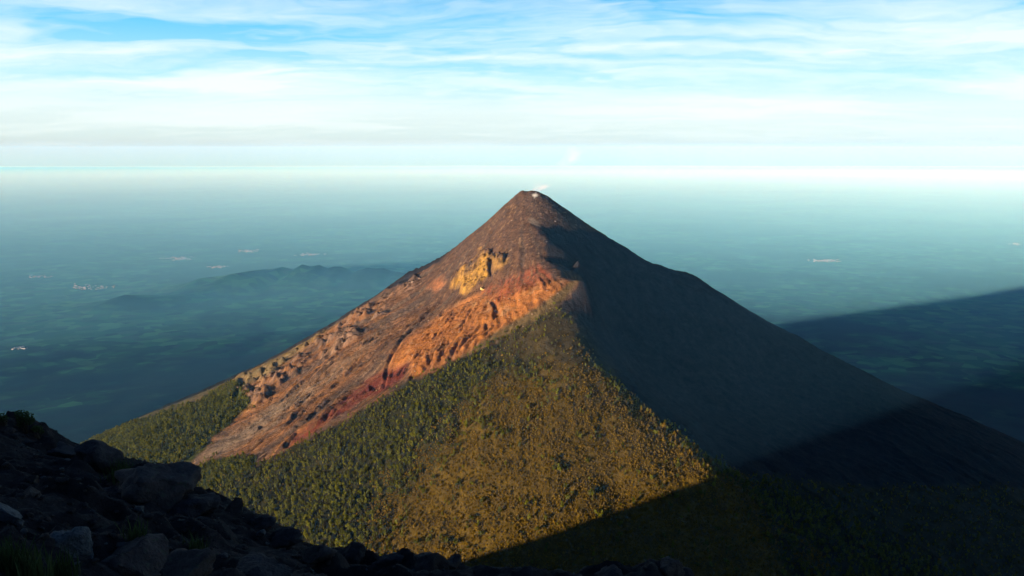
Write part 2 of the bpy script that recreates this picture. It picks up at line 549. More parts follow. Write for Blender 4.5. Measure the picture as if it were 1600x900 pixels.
def mineral(x, y, z):
    px, py, d = project(x, y, z)
    dx, dy = x - SX, y - SY
    r = np.hypot(dx, dy) + 1
    th = np.arctan2(dx, -dy)
    gate = ((y < 3100) & (y > 1200)).astype(float)
    wx = fbm(x / 260, y / 260, 3)
    tw = th + .05 * wx
    w1 = 14 * fbm(x / 70, y / 70, 4)
    w2 = 14 * fbm(x / 70 + 31, y / 70 + 7, 4)
    qx, qy = px + w1, py + w2 * .8
    tw2 = tw + .10 * fbm(x / 420 + 5, y / 420, 3)
    st = flow(tw2 * 40, r / 500, 4, .65)
    st2 = flow(tw2 * 130, r / 300, 3, .6)
    st3 = flow(tw2 * 300, r / 200, 2, .65)
    st0 = flow(tw2 * 13 + 3, r / 900, 2, .5)
    c = np.tile(np.array([.026, .022, .021]), (len(x), 1))                    # bare ash, toned down on the unlit side to deepen its shade
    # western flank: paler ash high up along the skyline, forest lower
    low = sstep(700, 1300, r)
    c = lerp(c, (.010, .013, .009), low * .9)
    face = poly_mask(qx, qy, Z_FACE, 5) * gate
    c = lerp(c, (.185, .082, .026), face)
    c = lerp(c, (.095, .056, .032), face * sstep(-.1, .35, st))
    c = lerp(c, (.23, .105, .036), face * sstep(.0, .45, st2) * .8)
    c = lerp(c, (.088, .050, .030), face * (1 - sstep(250, 650, r)) * .9)
    c = lerp(c, (.080, .056, .038), face * sstep(-.05, .3, st0) * .85)
    c = lerp(c, (.060, .036, .024), face * sstep(.05, .4, st3) * .75)
    c = lerp(c, (.32, .20, .10), face * sstep(.25, .5, -st3) * .5)
    c = lerp(c, (.17, .125, .080), poly_mask(qx, qy, Z_PALE, 10) * gate * (.55 + .45 * sstep(-.3, .3, st)))
    c = lerp(c, (.34, .125, .026), poly_mask(qx, qy, Z_ORANGE, 10) * gate * (.55 + .45 * sstep(-.4, .3, st2)))
    c = lerp(c, (.34, .20, .09), poly_mask(qx, qy, Z_ORANGE, 10) * gate * sstep(.15, .5, fbm(x / 45, y / 45, 4)) * .6)
    c = lerp(c, (.30, .12, .045), poly_mask(qx, qy, Z_ORANGE2, 6) * gate * (.5 + .5 * sstep(-.2, .2, st2)))
    c = lerp(c, (.25, .062, .024), poly_mask(qx, qy, Z_RED, 9) * gate * sstep(-.3, .35, st2 + .3 * st) * .85)
    c = lerp(c, (.125, .030, .016), poly_mask(qx, qy, Z_RED2, 6) * gate * sstep(-.5, .0, st2 + .3 * st))
    c = lerp(c, (.40, .215, .040), np.maximum(poly_mask(px + 1.4 * w1, py + 1.4 * w2, Z_YEL, 4), .6 * poly_mask(qx, qy, Z_YEL2, 4)) * gate * (.55 + .45 * sstep(-.35, .25, fbm(x / 16, y / 16, 4, .6) + .5 * st2)))
    c = c * (1 - .6 * (poly_mask(qx, qy, Z_YEL, 4) * gate * sstep(.05, .4, fbm(x / 11, y / 11, 3, .6)))[:, None])
    bandm = poly_mask(px + w1 * .5, py + w2 * .5, Z_BAND, 4) * gate
    c = lerp(c, (.22, .13, .075), bandm * sstep(-.1, .3, fbm(x / 20, y / 20, 3)) * (.2 + .8 * sstep(-.12, .28, fbm(x / 95 + 20, y / 95, 3, .6))))
    rim = poly_mask(px, py, [(905, 438), (868, 484), (790, 528), (715, 562), (770, 520), (840, 480), (892, 440)], 4) * gate
    c = lerp(c, (.12, .080, .030), rim)
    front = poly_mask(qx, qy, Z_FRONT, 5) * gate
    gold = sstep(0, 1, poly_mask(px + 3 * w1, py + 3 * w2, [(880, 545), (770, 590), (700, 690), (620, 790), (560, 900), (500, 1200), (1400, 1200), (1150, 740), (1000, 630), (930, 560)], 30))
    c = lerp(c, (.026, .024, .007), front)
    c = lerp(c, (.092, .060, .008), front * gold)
    upper = poly_mask(px, py, [(868, 482), (790, 528), (760, 560), (880, 560), (960, 580), (900, 500)], 16) * gate
    c = lerp(c, (.062, .044, .014), upper * .85)
    wl = np.maximum(poly_mask(qx, qy, Z_WOODL, 5), poly_mask(px, py, Z_WOODP, 4)) * gate
    c = lerp(c, (.035, .045, .009), wl)
    # grass along the left skyline
    sk = poly_mask(px, py, [(560, 478), (300, 612), (130, 680), (130, 700), (300, 640), (420, 585)], 5) * gate
    c = lerp(c, (.15, .12, .045), sk * .6)
    # whitish deposit by the vent
    c = lerp(c, (.75, .68, .55), poly_mask(px + w1 * .2, py + w2 * .2, [(832, 303), (838, 301), (842, 305), (836, 309)], 1.6) * gate)
    c = lerp(c, (.15, .11, .075), poly_mask(px + w1 * .2, py + w2 * .2, [(826, 340), (842, 345), (844, 354), (836, 352), (826, 345)], 2.5) * gate)
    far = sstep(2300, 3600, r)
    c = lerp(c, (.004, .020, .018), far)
    return np.clip(c * (.85 + .5 * fbm(x / 30, y / 30, 3, .6)[:, None] * (1 - .5 * far[:, None])), .004, .8)


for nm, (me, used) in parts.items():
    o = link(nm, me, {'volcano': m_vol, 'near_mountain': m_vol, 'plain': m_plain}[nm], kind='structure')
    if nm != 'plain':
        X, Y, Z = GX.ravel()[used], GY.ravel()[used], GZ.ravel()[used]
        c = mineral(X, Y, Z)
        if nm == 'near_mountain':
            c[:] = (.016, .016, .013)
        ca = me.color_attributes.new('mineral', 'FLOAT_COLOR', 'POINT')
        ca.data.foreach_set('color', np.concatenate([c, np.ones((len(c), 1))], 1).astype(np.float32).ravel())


# ------------------------------------------------------------------ woods
def ground_z(x, y):
    """height of the built ground sheet (bilinear)"""
    i = np.clip(np.searchsorted(xs, x) - 1, 0, nx - 2)
    j = np.clip(np.searchsorted(ys_, y) - 1, 0, ny - 2)
    u = (x - xs[i]) / (xs[i + 1] - xs[i])
    v = (y - ys_[j]) / (ys_[j + 1] - ys_[j])
    return (GZ[j, i] * (1 - u) + GZ[j, i + 1] * u) * (1 - v) + (GZ[j + 1, i] * (1 - u) + GZ[j + 1, i + 1] * u) * v


def leaf_cloud(seed, n, centre_z, rx, rz, size, cone=0.0):
    """a crown of many small leaf clumps spread through its volume"""
    g = np.random.default_rng(seed)
    V, F = [], []
    # a few limbs' worth of sub-clumps give an uneven outline
    subs = [(g.normal(0, .42), g.normal(0, .42), g.uniform(-.8, .9), g.uniform(.35, .6)) for _ in range(7)]
    for k in range(n):
        sx, sy, sz, sr = subs[k % len(subs)]
        p = g.normal(0, 1, 3)
        p = p / np.linalg.norm(p) * g.uniform(.35, 1) ** .5 * sr
        q = np.array([sx, sy, sz]) * .75 + p
        tp = 1 - cone * (q[2] * .5 + .5)
        c = np.array([q[0] * rx * tp, q[1] * rx * tp, centre_z + q[2] * rz])
        a = g.normal(0, 1, 3); a /= np.linalg.norm(a)
        b2 = np.cross(a, g.normal(0, 1, 3)); b2 /= np.linalg.norm(b2)
        sz_ = size * g.uniform(.6, 1.3)
        i = len(V)
        V += [tuple(c - a * sz_), tuple(c + b2 * sz_ * .8), tuple(c + a * sz_), tuple(c - b2 * sz_ * .7 + np.cross(a, b2) * sz_ * .4)]
        F += [(i, i + 1, i + 2), (i, i + 2, i + 3)]
    return V, F


def trunk_geo(h, r0, seed):
    g = np.random.default_rng(seed)
    V, F = [], []
    rings = [(0, 1.25), (.35, .8), (.7, .5), (1.0, .12)]
    off = np.cumsum(g.normal(0, .04 * h, (4, 2)), 0) - 0
    off[0] = 0
    for (t_, s_), o_ in zip(rings, off):
        for k in range(5):
            a = 2 * math.pi * k / 5
            V.append((o_[0] + r0 * s_ * math.cos(a), o_[1] + r0 * s_ * math.sin(a), t_ * h - (.6 if t_ == 0 else 0)))
    for j in range(3):
        for k in range(5):
            F.append((j * 5 + k, j * 5 + (k + 1) % 5, (j + 1) * 5 + (k + 1) % 5, (j + 1) * 5 + k))
    for m in range(3):                  # limbs
        a = g.uniform(0, 6.28); z0 = h * g.uniform(.35, .6); i = len(V)
        d = np.array([math.cos(a), math.sin(a)])
        V += [(off[1][0], off[1][1], z0), (off[1][0], off[1][1], z0 + r0), (d[0] * h * .25, d[1] * h * .25, z0 + h * .22)]
        F.append((i, i + 1, i + 2))
    return V, F


def mesh_from(name, V, F, mats, midx=None):
    me = bpy.data.meshes.new(name)
    me.from_pydata(V, [], F)
    for m in mats:
        me.materials.append(m)
    if midx is not None:
        me.polygons.foreach_set('material_index', midx)
    me.update()
    return me


def leaf_mat(name, dark, light):
    m, t = new_mat(name)
    inf = t.node('ShaderNodeObjectInfo')
    at_ = t.node('ShaderNodeAttribute', attribute_name='tint', attribute_type='INSTANCER')
    g = t.node('ShaderNodeNewGeometry')
    nz = t.noise(g.outputs['Position'], .02, 3, .6)
    r_ = t.math('ADD', t.math('MULTIPLY', inf.outputs['Random'], .7), t.math('MULTIPLY', nz, .45))
    col = t.ramp(r_, [(.1, dark), (.95, light)])
    b = t.node('ShaderNodeBsdfPrincipled', {'Base Color': col, 'Roughness': .8, 'Specular IOR Level': .1})
    tr = t.node('ShaderNodeBsdfTranslucent', {'Color': col})
    mx = t.node('ShaderNodeMixShader', {0: .25, 1: b.outputs[0], 2: tr.outputs[0]})
    t.node('ShaderNodeOutputMaterial', {0: mx.outputs[0]})
    return m


m_green = leaf_mat('pine_leaves', (.024, .030, .001), (.140, .138, .003))
m_gold = leaf_mat('dry_leaves', (.065, .043, .002), (.20, .125, .006))
m_bark, t = new_mat('bark')
finish(t, (.06, .045, .032, 1), .9)

crowns_g = [leaf_cloud(11 + k, 84, 6.2, (3.0, 3.6, 2.5, 4.1)[k], (4.0, 3.3, 4.8, 3.0)[k], 1.1, (.45, .1, .6, .2)[k]) for k in range(4)]
crowns_d = [leaf_cloud(31 + k, 54, 2.0, 2.5, 1.9, .85, .2) for k in range(3)]
trunks_g = [trunk_geo(7.5, .32, 51 + k) for k in range(4)]
trunks_d = [trunk_geo(2.6, .16, 61 + k) for k in range(3)]


def join(parts_):
    V, F, M = [], [], []
    for (v, f), mi in parts_:
        o_ = len(V)
        V += v
        F += [tuple(i + o_ for i in q) for q in f]
        M += [mi] * len(f)
    return V, F, M


def source_collection(name, items):
    col = bpy.data.collections.new(name)
    for me in items:
        col.objects.link(bpy.data.objects.new(me.name, me))
    return col


def scatter(name, pts, rot, scl, pick, source, label, cat):
    """one countless growth: instances of `source` at points, by geometry nodes"""
    me = bpy.data.meshes.new(name)
    me.vertices.add(len(pts))
    me.vertices.foreach_set('co', np.asarray(pts, np.float32).ravel())
    for an, ty, arr in (('turn', 'FLOAT', rot), ('size', 'FLOAT', scl), ('pick', 'INT', pick)):
        a_ = me.attributes.new(an, ty, 'POINT')
        a_.data.foreach_set('value', np.asarray(arr, np.int32 if ty == 'INT' else np.float32))
    ob = link(name, me, None, kind='stuff', label=label, cat=cat)
    ng = bpy.data.node_groups.new(name + '_scatter', 'GeometryNodeTree')
    ng.interface.new_socket('Geometry', in_out='INPUT', socket_type='NodeSocketGeometry')
    ng.interface.new_socket('Geometry', in_out='OUTPUT', socket_type='NodeSocketGeometry')
    N, L = ng.nodes, ng.links
    gi, go = N.new('NodeGroupInput'), N.new('NodeGroupOutput')
    ci = N.new('GeometryNodeCollectionInfo')
    ci.inputs['Collection'].default_value = source
    ci.inputs['Separate Children'].default_value = True
    ci.inputs['Reset Children'].default_value = True
    iop = N.new('GeometryNodeInstanceOnPoints')
    iop.inputs['Pick Instance'].default_value = True

    def att_(nm, ty):
        n = N.new('GeometryNodeInputNamedAttribute'); n.data_type = ty
        n.inputs[0].default_value = nm
        return n.outputs[0]
    cxyz = N.new('ShaderNodeCombineXYZ')
    L.new(att_('turn', 'FLOAT'), cxyz.inputs[2])
    L.new(gi.outputs[0], iop.inputs['Points'])
    L.new(ci.outputs[0], iop.inputs['Instance'])
    L.new(att_('pick', 'INT'), iop.inputs['Instance Index'])
    L.new(cxyz.outputs[0], iop.inputs['Rotation'])
    L.new(att_('size', 'FLOAT'), iop.inputs['Scale'])
    L.new(iop.outputs[0], go.inputs[0])
    md = ob.modifiers.new('scatter', 'NODES')
    md.node_group = ng
    return ob


src_g = source_collection('pine_source', [mesh_from('pine_%d' % k, *(lambda j: (j[0], j[1], [m_green, m_bark], j[2]))(join([(crowns_g[k], 0), (trunks_g[k], 1)]))) for k in range(4)])
src_d = source_collection('shrub_source', [mesh_from('shrub_%d' % k, *(lambda j: (j[0], j[1], [m_gold, m_bark], j[2]))(join([(crowns_d[k], 0), (trunks_d[k], 1)]))) for k in range(3)])

GOLD = [(880, 560), (780, 592), (700, 680), (640, 740), (600, 800), (540, 900), (500, 1200), (1500, 1200), (1170, 760), (1000, 620), (930, 565)]
sp = 4.1
ax_, ay_ = np.meshgrid(np.arange(-1640, 1480, sp), np.arange(1480, 3060, sp))
tx = (ax_ + rng.uniform(-.5, .5, ax_.shape) * sp * .95).ravel()
ty = (ay_ + rng.uniform(-.5, .5, ay_.shape) * sp * .95).ravel()
tz = ground_z(tx, ty)
tpx, tpy, td = project(tx, ty, tz)
ok_ = (tpx > -60) & (tpx < 1660) & (tpy < 960) & (td > 900)
tx, ty, tz, tpx, tpy, td = (a_[ok_] for a_ in (tx, ty, tz, tpx, tpy, td))
q1 = tpx + 16 * fbm(tx / 60, ty / 60, 3); q2 = tpy + 12 * fbm(tx / 60 + 9, ty / 60, 3)
front_ = poly_mask(q1, q2, Z_FRONT, 7)
woodl_ = np.maximum(poly_mask(q1, q2, Z_WOODL, 5), poly_mask(q1, q2, Z_WOODP, 4))
gold_ = poly_mask(tpx + 130 * fbm(tx / 110, ty / 110, 4, .6), tpy + 110 * fbm(tx / 110 + 3, ty / 110 + 5, 4, .6), GOLD, 45)
upper_ = poly_mask(tpx, tpy, [(868, 482), (790, 528), (740, 560), (860, 575), (980, 585), (900, 500)], 22)
lee_ = poly_mask(tpx, tpy, [(905, 500), (1000, 610), (1160, 750), (1300, 800), (1700, 1000), (1700, 600), (1000, 400)], 14)
u_ = rng.random(len(tx)); u2 = rng.random(len(tx))
clump = fbm(tx / 38, ty / 38, 3, .6)
dens_g = np.maximum(front_ * (1 - gold_) * .36, woodl_ * .38) * (1 - .85 * upper_) * sstep(-.75, -.1, clump + .3)
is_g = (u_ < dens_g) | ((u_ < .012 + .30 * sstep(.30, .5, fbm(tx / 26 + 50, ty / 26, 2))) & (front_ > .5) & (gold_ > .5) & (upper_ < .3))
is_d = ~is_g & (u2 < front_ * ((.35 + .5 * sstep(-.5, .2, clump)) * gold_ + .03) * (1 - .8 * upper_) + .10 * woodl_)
lee_keep = (rng.random(len(tx)) > lee_ * .75)
is_g &= lee_keep; is_d &= lee_keep
gi_, di_ = np.where(is_g)[0], np.where(is_d)[0]
gs = (.42 + .95 * rng.random(len(gi_)) ** 1.6) * (.85 + .3 * woodl_[gi_] + .35 * sstep(2250, 1800, ty[gi_]))
ds = rng.uniform(.55, 1.0, len(di_)) + .9 * rng.random(len(di_)) ** 5
print('trees', len(gi_), 'shrubs', len(di_))

# lone tall trees standing at the edge of the mountain's own shade
lone = []
for k in range(64):
    f_ = rng.random() ** .8
    lpx = 985 + 125 * f_ + rng.normal(0, 9); lpy = 622 + 128 * f_ + rng.normal(0, 6) - 6
    lone.append((lpx, lpy))
cand = np.where((front_ > .3))[0]
lone_i = []
for lpx, lpy in lone:
    j = cand[np.argmin((tpx[cand] - lpx) ** 2 + (tpy[cand] - lpy) ** 2)]
    if j not in lone_i:
        lone_i.append(int(j))
# the largest-looking pines become trees of their own
vis = (tpy[gi_] < 880) & (tpx[gi_] > 330) & (tpy[gi_] > 735) & (lee_[gi_] < .2)
rank = np.where(vis, gs / td[gi_], 0)
take = np.argsort(-rank)[:300 - len(lone_i)]
keep = np.ones(len(gi_), bool); keep[take] = False


def sink(i_):
    return np.stack([tx[i_], ty[i_], tz[i_] - .5], -1)


scatter('pine_wood', sink(gi_[keep]), rng.uniform(0, 6.28, keep.sum()), gs[keep], rng.integers(0, 4, keep.sum()), src_g,
        'dense green pine wood covering the left and lower front of the volcano', 'wood')
scatter('dry_scrub', sink(di_), rng.uniform(0, 6.28, len(di_)), ds, rng.integers(0, 3, len(di_)), src_d,
        'golden brown scrub covering the sunlit front slope of the volcano', 'scrub')

cr_me = [mesh_from('crown', *crowns_g[k], [m_green]) for k in range(4)]
tr_me = [mesh_from('trunk', *trunks_g[k], [m_bark]) for k in range(4)]
cr_dry = [mesh_from('crown', *leaf_cloud(81 + k, 84, 6.4, 2.4, 4.2, 1.0, .4), [m_gold]) for k in range(3)]


def tree(name, x, y, z, s_, turn, k, crown_me, label, cat, group):
    e = bpy.data.objects.new(name, None)
    S.collection.objects.link(e)
    e.location = (x, y, z); e.scale = (s_,) * 3; e.rotation_euler = (0, 0, turn)
    e.empty_display_size = .5
    tag(e, label, cat, group)
    for nm, me_ in (('trunk', tr_me[k]), ('crown', crown_me)):
        c = bpy.data.objects.new(nm, me_)
        S.collection.objects.link(c)
        c.parent = e


for i_, s_ in zip(gi_[take], gs[take]):
    k = random.randrange(4)
    tree('pine_tree', tx[i_], ty[i_], tz[i_] - .5, float(s_), random.uniform(0, 6.28), k, cr_me[k],
         'green bushy pine tree among many alike on the lower front slope', 'tree', 'pine trees low on the front slope')
for i_ in lone_i:
    tree('lone_tree', tx[i_], ty[i_], tz[i_] - .5, random.uniform(.9, 1.7), random.uniform(0, 6.28), random.randrange(4), cr_dry[random.randrange(3)],
         'tall slender sunlit tree standing alone at the edge of the dark flank', 'tree', 'lone trees along the shadow edge')

# ------------------------------------------------------------------ rocks
from mathutils import noise as mnoise


def rock_geo(seed, sub=2, sx=1, sy=1, sz=1, rough_=.35, facets=7):
    import bmesh
    g = np.random.default_rng(seed)
    bm = bmesh.new()
    bmesh.ops.create_icosphere(bm, subdivisions=sub, radius=1)
    planes = []
    for _ in range(facets):
        n = g.normal(0, 1, 3); n /= np.linalg.norm(n)
        planes.append((Vector(n), g.uniform(.42, .8)))
    off = Vector(g.uniform(-50, 50, 3))
    for v in bm.verts:
        p = v.co.copy()
        for n, d in planes:            # broken faces
            k = p.dot(n)
            if k > d:
                p -= n * (k - d) * .97
        p *= 1 + rough_ * .5 * mnoise.noise(p * 1.3 + off) + rough_ * .22 * mnoise.noise(p * 3.7 + off) + rough_ * .12 * mnoise.noise(p * 9 + off)
        v.co = Vector((p.x * sx, p.y * sy, p.z * sz))
    V = [tuple(v.co) for v in bm.verts]
    F = [tuple(x.index for x in f.verts) for f in bm.faces]
    bm.free()
    return V, F


def rock_mat(name, a, b, sc=3.0, lichen=None):
    m, t = new_mat(name)
    tc_ = t.node('ShaderNodeTexCoord').outputs['Object']
    n1_ = t.noise(tc_, sc, 6, .65)
    n2_ = t.noise(tc_, sc * 6, 4, .6)
    col = t.ramp(t.math('ADD', t.math('MULTIPLY', n1_, .7), t.math('MULTIPLY', n2_, .35)), [(.35, a), (.7, b)])
    if lichen:
        col = t.mix(t.ramp(t.noise(tc_, sc * 2.2, 5, .7), [(.56, 0.0), (.66, .8)]), col, c4(lichen))
    finish(t, col, .92, t.math('ADD', n1_, t.math('MULTIPLY', n2_, .6)), .2, .06, .9)
    return m


m_rock_far = rock_mat('sunlit_rock', (.075, .052, .036), (.25, .165, .10), .2)
m_rock_d = rock_mat('dark_lava', (.012, .011, .014), (.050, .044, .050), 2.5)
m_rock_m = rock_mat('brown_lava', (.028, .020, .020), (.085, .064, .060), 2.5, (.06, .066, .045))
m_rock_p = rock_mat('pale_lava', (.045, .045, .048), (.15, .15, .155), 2.0, (.03, .028, .03))
m_rock_y = rock_mat('yellow_rock', (.34, .20, .06), (.62, .42, .13), .15)

src_r = source_collection('rubble_source', [mesh_from('rubble_%d' % k, *rock_geo(200 + k, 1, 1.2, 1, .8, .5), [m_rock_far]) for k in range(4)])
bx = (ax_ + rng.uniform(-.5, .5, ax_.shape) * sp).ravel(); by = (ay_ + rng.uniform(-.5, .5, ay_.shape) * sp).ravel()
bz = ground_z(bx, by)
bpx, bpy_, bd = project(bx, by, bz)
wj = 14 * fbm(bx / 50, by / 50, 3)
pr = .34 * poly_mask(bpx + wj * .6, bpy_ + wj * .4, Z_BAND, 4) * sstep(.0, .35, fbm(bx / 30, by / 30, 3)) * sstep(-.12, .28, fbm(bx / 95 + 20, by / 95, 3, .6)) + .02 * poly_mask(bpx, bpy_, Z_ORANGE, 10) + .006 * poly_mask(bpx, bpy_, Z_FACE, 10)
pr *= (by < 3070) & (bd > 1000)
ri = np.where(rng.random(len(bx)) < pr)[0]
print('rubble', len(ri))
scatter('rubble', np.stack([bx[ri], by[ri], bz[ri] - .2], -1), rng.uniform(0, 6.28, len(ri)), 1.2 + 2.6 * rng.random(len(ri)) ** 2.5, rng.integers(0, 4, len(ri)), src_r,
        'broken sunlit rubble along the rocky rib of the left face', 'rubble')


def surface_at(px, py, lo=1300, hi=3300):
    Ys = np.linspace(lo, hi, 1600)
    a_, b_ = ray(px, py)
    g_ = ground_z(a_ * Ys, Ys)
    k = np.argmax(b_ * Ys <= g_)
    return a_ * Ys[k], Ys[k], float(g_[k])


for nm, px, py, s_, mat_, lab in (
        ('boulder', 754, 452, 9.5, m_rock_y, 'large pale round boulder below the yellow outcrop, beside the red scree'),
        ('crag', 775, 487, 7.0, m_rock_far, 'dark jagged crag in the middle of the orange rock face'),
        ('crag', 372, 608, 12.0, m_rock_far, 'steep pale crag above the left wood, at the foot of the rocky rib'),
        ('crag', 656, 435, 8.0, m_rock_far, 'small rock tower standing up on the left skyline of the volcano'),
        ('crag', 644, 441, 7.0, m_rock_far, 'blocky crag on the left skyline just below the rock tower')):
    x, y, z = surface_at(px, py)
    o = link(nm, mesh_from(nm, *rock_geo(int(px), 3, 1, 1, .9, .4), [mat_]), label=lab, cat='rock')
    o.location = (x, y, z - s_ * .1); o.scale = (s_,) * 3

# ------------------------------------------------------------------ the summit slope we stand on
FG = [(0, 662, 17), (50, 680, 16.5), (110, 694, 16), (175, 742, 15), (210, 742, 14.4), (250, 745, 13.8), (330, 792, 12.4), (370, 800, 11.8), (430, 828, 11),
      (470, 854, 10.5), (560, 872, 9.6), (640, 888, 9), (720, 893, 8.6), (850, 903, 8.2), (1050, 897, 8.4)]
FI = [(0, 780, 8.6), (0, 900, 4.8), (150, 900, 5.0), (300, 900, 5.6), (150, 800, 8.2), (300, 830, 9.2), (100, 735, 12), (450, 900, 7), (600, 910, 7.4),
      (0, 720, 12.5), (200, 770, 11), (400, 860, 9)]
fp = [at(*q) for q in FG + FI]
fp += [(x * 1.45, y * 1.45, z * 1.45 - 4.5) for x, y, z in [at(*q) for q in FG]]
fp += [(x * 1.07, y * 1.07, z * 1.07 - .22) for x, y, z in [at(*q) for q in FG]]
fp += [(0, 0, -1.65), (-3, 1, -1.7), (-6, 3, -2.1), (-14, 8, -3.2), (-20, 16, -6), (-14, -4, -2.0), (-4, -9, -1.9), (5, -8, -3), (3, 2, -3.0), (7, 5, -6), (10, 12, -12), (12, 0, -7),
       (-24, 2, -4.5), (-24, -10, -5), (14, -10, -8), (-30, 16, -9), (2, 5, -3.6), (-30, -3, -7)]
fx_, fy_, fz_ = (np.array(v_) for v_ in zip(*fp))
_D = np.sqrt((fx_[:, None] - fx_[None]) ** 2 + (fy_[:, None] - fy_[None]) ** 2 + .6 ** 2)
_m = -4.0
_fw = np.linalg.solve(_D, fz_ - _m)


def fg_z(x, y, det=True):
    sh = x.shape
    X, Y = x.ravel(), y.ravel()
    out_ = np.empty(len(X))
    for i in range(0, len(X), 100000):
        d = np.sqrt((X[i:i + 100000, None] - fx_[None]) ** 2 + (Y[i:i + 100000, None] - fy_[None]) ** 2 + .6 ** 2)
        out_[i:i + 100000] = d @ _fw + _m
    edge = sstep(0, 7, np.minimum(np.minimum(X + 32, 18 - X), np.minimum(Y + 14, 34 - Y)))
    if det:
        out_ = out_ + .26 * (fbm(X / 1.5, Y / 1.5, 5, .6, True) - .5) + .05 * fbm(X / .35, Y / .35, 4, .65, True) + .22 * sstep(.1, .5, fbm(X / .9 + 3, Y / .9, 3, .6))
    return (out_ - (1 - edge) * 16).reshape(sh)


gx_ = axis(-11.5, 4.5, .055, -32, 18, 1.12); gy_ = axis(3.8, 18, .055, -14, 34, 1.12)
gx_ = gx_[(gx_ > -33) & (gx_ < 19)]; gy_ = gy_[(gy_ > -15) & (gy_ < 35)]
HX, HY = np.meshgrid(gx_, gy_)
HZ = fg_z(HX, HY)
idx = np.arange(HX.size).reshape(HX.shape)
me = make_mesh('summit_slope', np.stack([HX, HY, HZ], -1).reshape(-1, 3), np.stack([idx[:-1, :-1], idx[:-1, 1:], idx[1:, 1:], idx[1:, :-1]], -1).reshape(-1, 4))
m_soil, t = new_mat('ash_soil')
g_ = t.node('ShaderNodeNewGeometry').outputs['Position']
a1, a2 = t.noise(g_, 1.4, 6, .65), t.noise(g_, 16, 5, .7)
col = t.ramp(t.math('ADD', t.math('MULTIPLY', a1, .6), t.math('MULTIPLY', a2, .45)), [(.38, (.010, .009, .011)), (.6, (.026, .022, .024)), (.74, (.075, .062, .06))])
finish(t, col, .95, t.math('ADD', a1, t.math('MULTIPLY', a2, .7)), .1, .08, .9)
link('summit_slope', me, m_soil, kind='structure')


def fg_hit(px, py, lo=3.0, hi=30.0):
    Ys = np.linspace(lo, hi, 1500)
    a_, b_ = ray(px, py)
    g_ = fg_z(a_ * Ys, Ys)
    k = np.argmax(b_ * Ys <= g_)
    return float(a_ * Ys[k]), float(Ys[k]), float(g_[k])


rk = {}


def rock(px, py, w_px, mat_, lab, sz=.7, rot=0.0, tilt=0.0, group=None, sub=4, lift=.0, asp=.85, Y=None, nm='rock', sharp=12, rough_=.7):
    """a rock standing on the slope where the sight line meets it, w_px photo pixels wide"""
    x, y, z = fg_hit(px, py)
    s_ = w_px / FPX * y * .5 * 1.1
    me_ = mesh_from(nm, *rock_geo(int(px * 7 + py), sub, 1, asp, sz, rough_, sharp), [mat_])
    me_.polygons.foreach_set('use_smooth', [sub > 3] * len(me_.polygons))
    o = link(nm, me_, label=lab, cat='rock', group=group)
    o.location = (x, y, z + s_ * lift); o.scale = (s_,) * 3
    o.rotation_euler = (tilt, random.uniform(-.15, .15), rot)
    return o


rock(14, 812, 105, m_rock_p, 'long pale grey boulder at the left edge of the foreground slope', .5, -.7, .5, asp=.45)
rock(118, 866, 92, m_rock_p, 'big faceted boulder with a pale left face, low in the foreground', .8, .3, .1, sharp=9)
rock(208, 888, 150, m_rock_m, 'broad brown slab beside the faceted boulder, near the bottom edge', .45, -.4, .1)
rock(290, 905, 110, m_rock_m, 'reddish brown rock at the bottom edge, right of the broad slab', .6, .5)
rock(395, 902, 120, m_rock_d, 'wide rounded rock at the bottom edge under the dark slope', .5, .2)
rock(155, 720, 64, m_rock_d, 'blocky dark crag forming a step on the left ridge line', .95, .4, 0, sharp=9, lift=.25)
rock(105, 712, 60, m_rock_d, 'low dark rock on the ridge line, left of the blocky crag', .5, .1)
rock(262, 758, 140, m_rock_m, 'large rounded dark hump on the ridge line, lit by the sky', .55, -.5, .1, lift=.1)
rock(300, 792, 90, m_rock_d, 'dark rock leaning against the right end of the rounded hump', .6, -.6)
rock(366, 800, 34, m_rock_d, 'small pointed rock rising like a tooth on the ridge line', 1.5, .2, 0, sharp=10)
rock(404, 824, 60, m_rock_d, 'squat dark rock just below the tooth-shaped rock', .6, .7)
rock(445, 846, 56, m_rock_d, 'dark rock on the ridge line, lower right of the squat rock', .6, .2)
rock(500, 868, 70, m_rock_m, 'flat brownish rock on the descending ridge line', .5, .3)
rock(552, 876, 60, m_rock_d, 'round black rock at the foot of the ridge line', .8, .3)
rock(607, 880, 50, m_rock_d, 'small grey-blue rock standing below the orange scrub', .7, .1)
rock(668, 880, 60, m_rock_m, 'upright grey rock at the bottom edge under the lit slope', .9, .6, sharp=9)
rock(705, 886, 44, m_rock_m, 'grey rock touching the right side of the upright rock', .7, .9)
rock(950, 900, 60, m_rock_d, 'dim rock at the bottom edge inside the dark valley', .6, .4)
rock(1052, 896, 56, m_rock_m, 'rough brown rock at the bottom edge, farthest right of all', .7, .4)
rock(50, 754, 30, m_rock_m, 'round brown stone half buried high on the left slope', .8)
rock(50, 775, 50, m_rock_m, 'long mossy stone above the pale boulder', .5, .8)
rock(103, 719, 15, m_rock_p, 'small pale stone under the blocky crag', .7)
rock(96, 742, 9, m_rock_p, 'tiny pale stone in the middle of the dark slope', .8, sub=3)
rock(60, 705, 14, m_rock_p, 'thin pale splinter lying on the dark slope', .15, 2.4, asp=.2, sub=3)
rock(248, 768, 26, m_rock_p, 'pale chip of rock leaning under the rounded hump', .8, 1, sub=3)
rock(408, 835, 20, m_rock_p, 'pale stone beside the squat dark rock', .7, 1, sub=3)

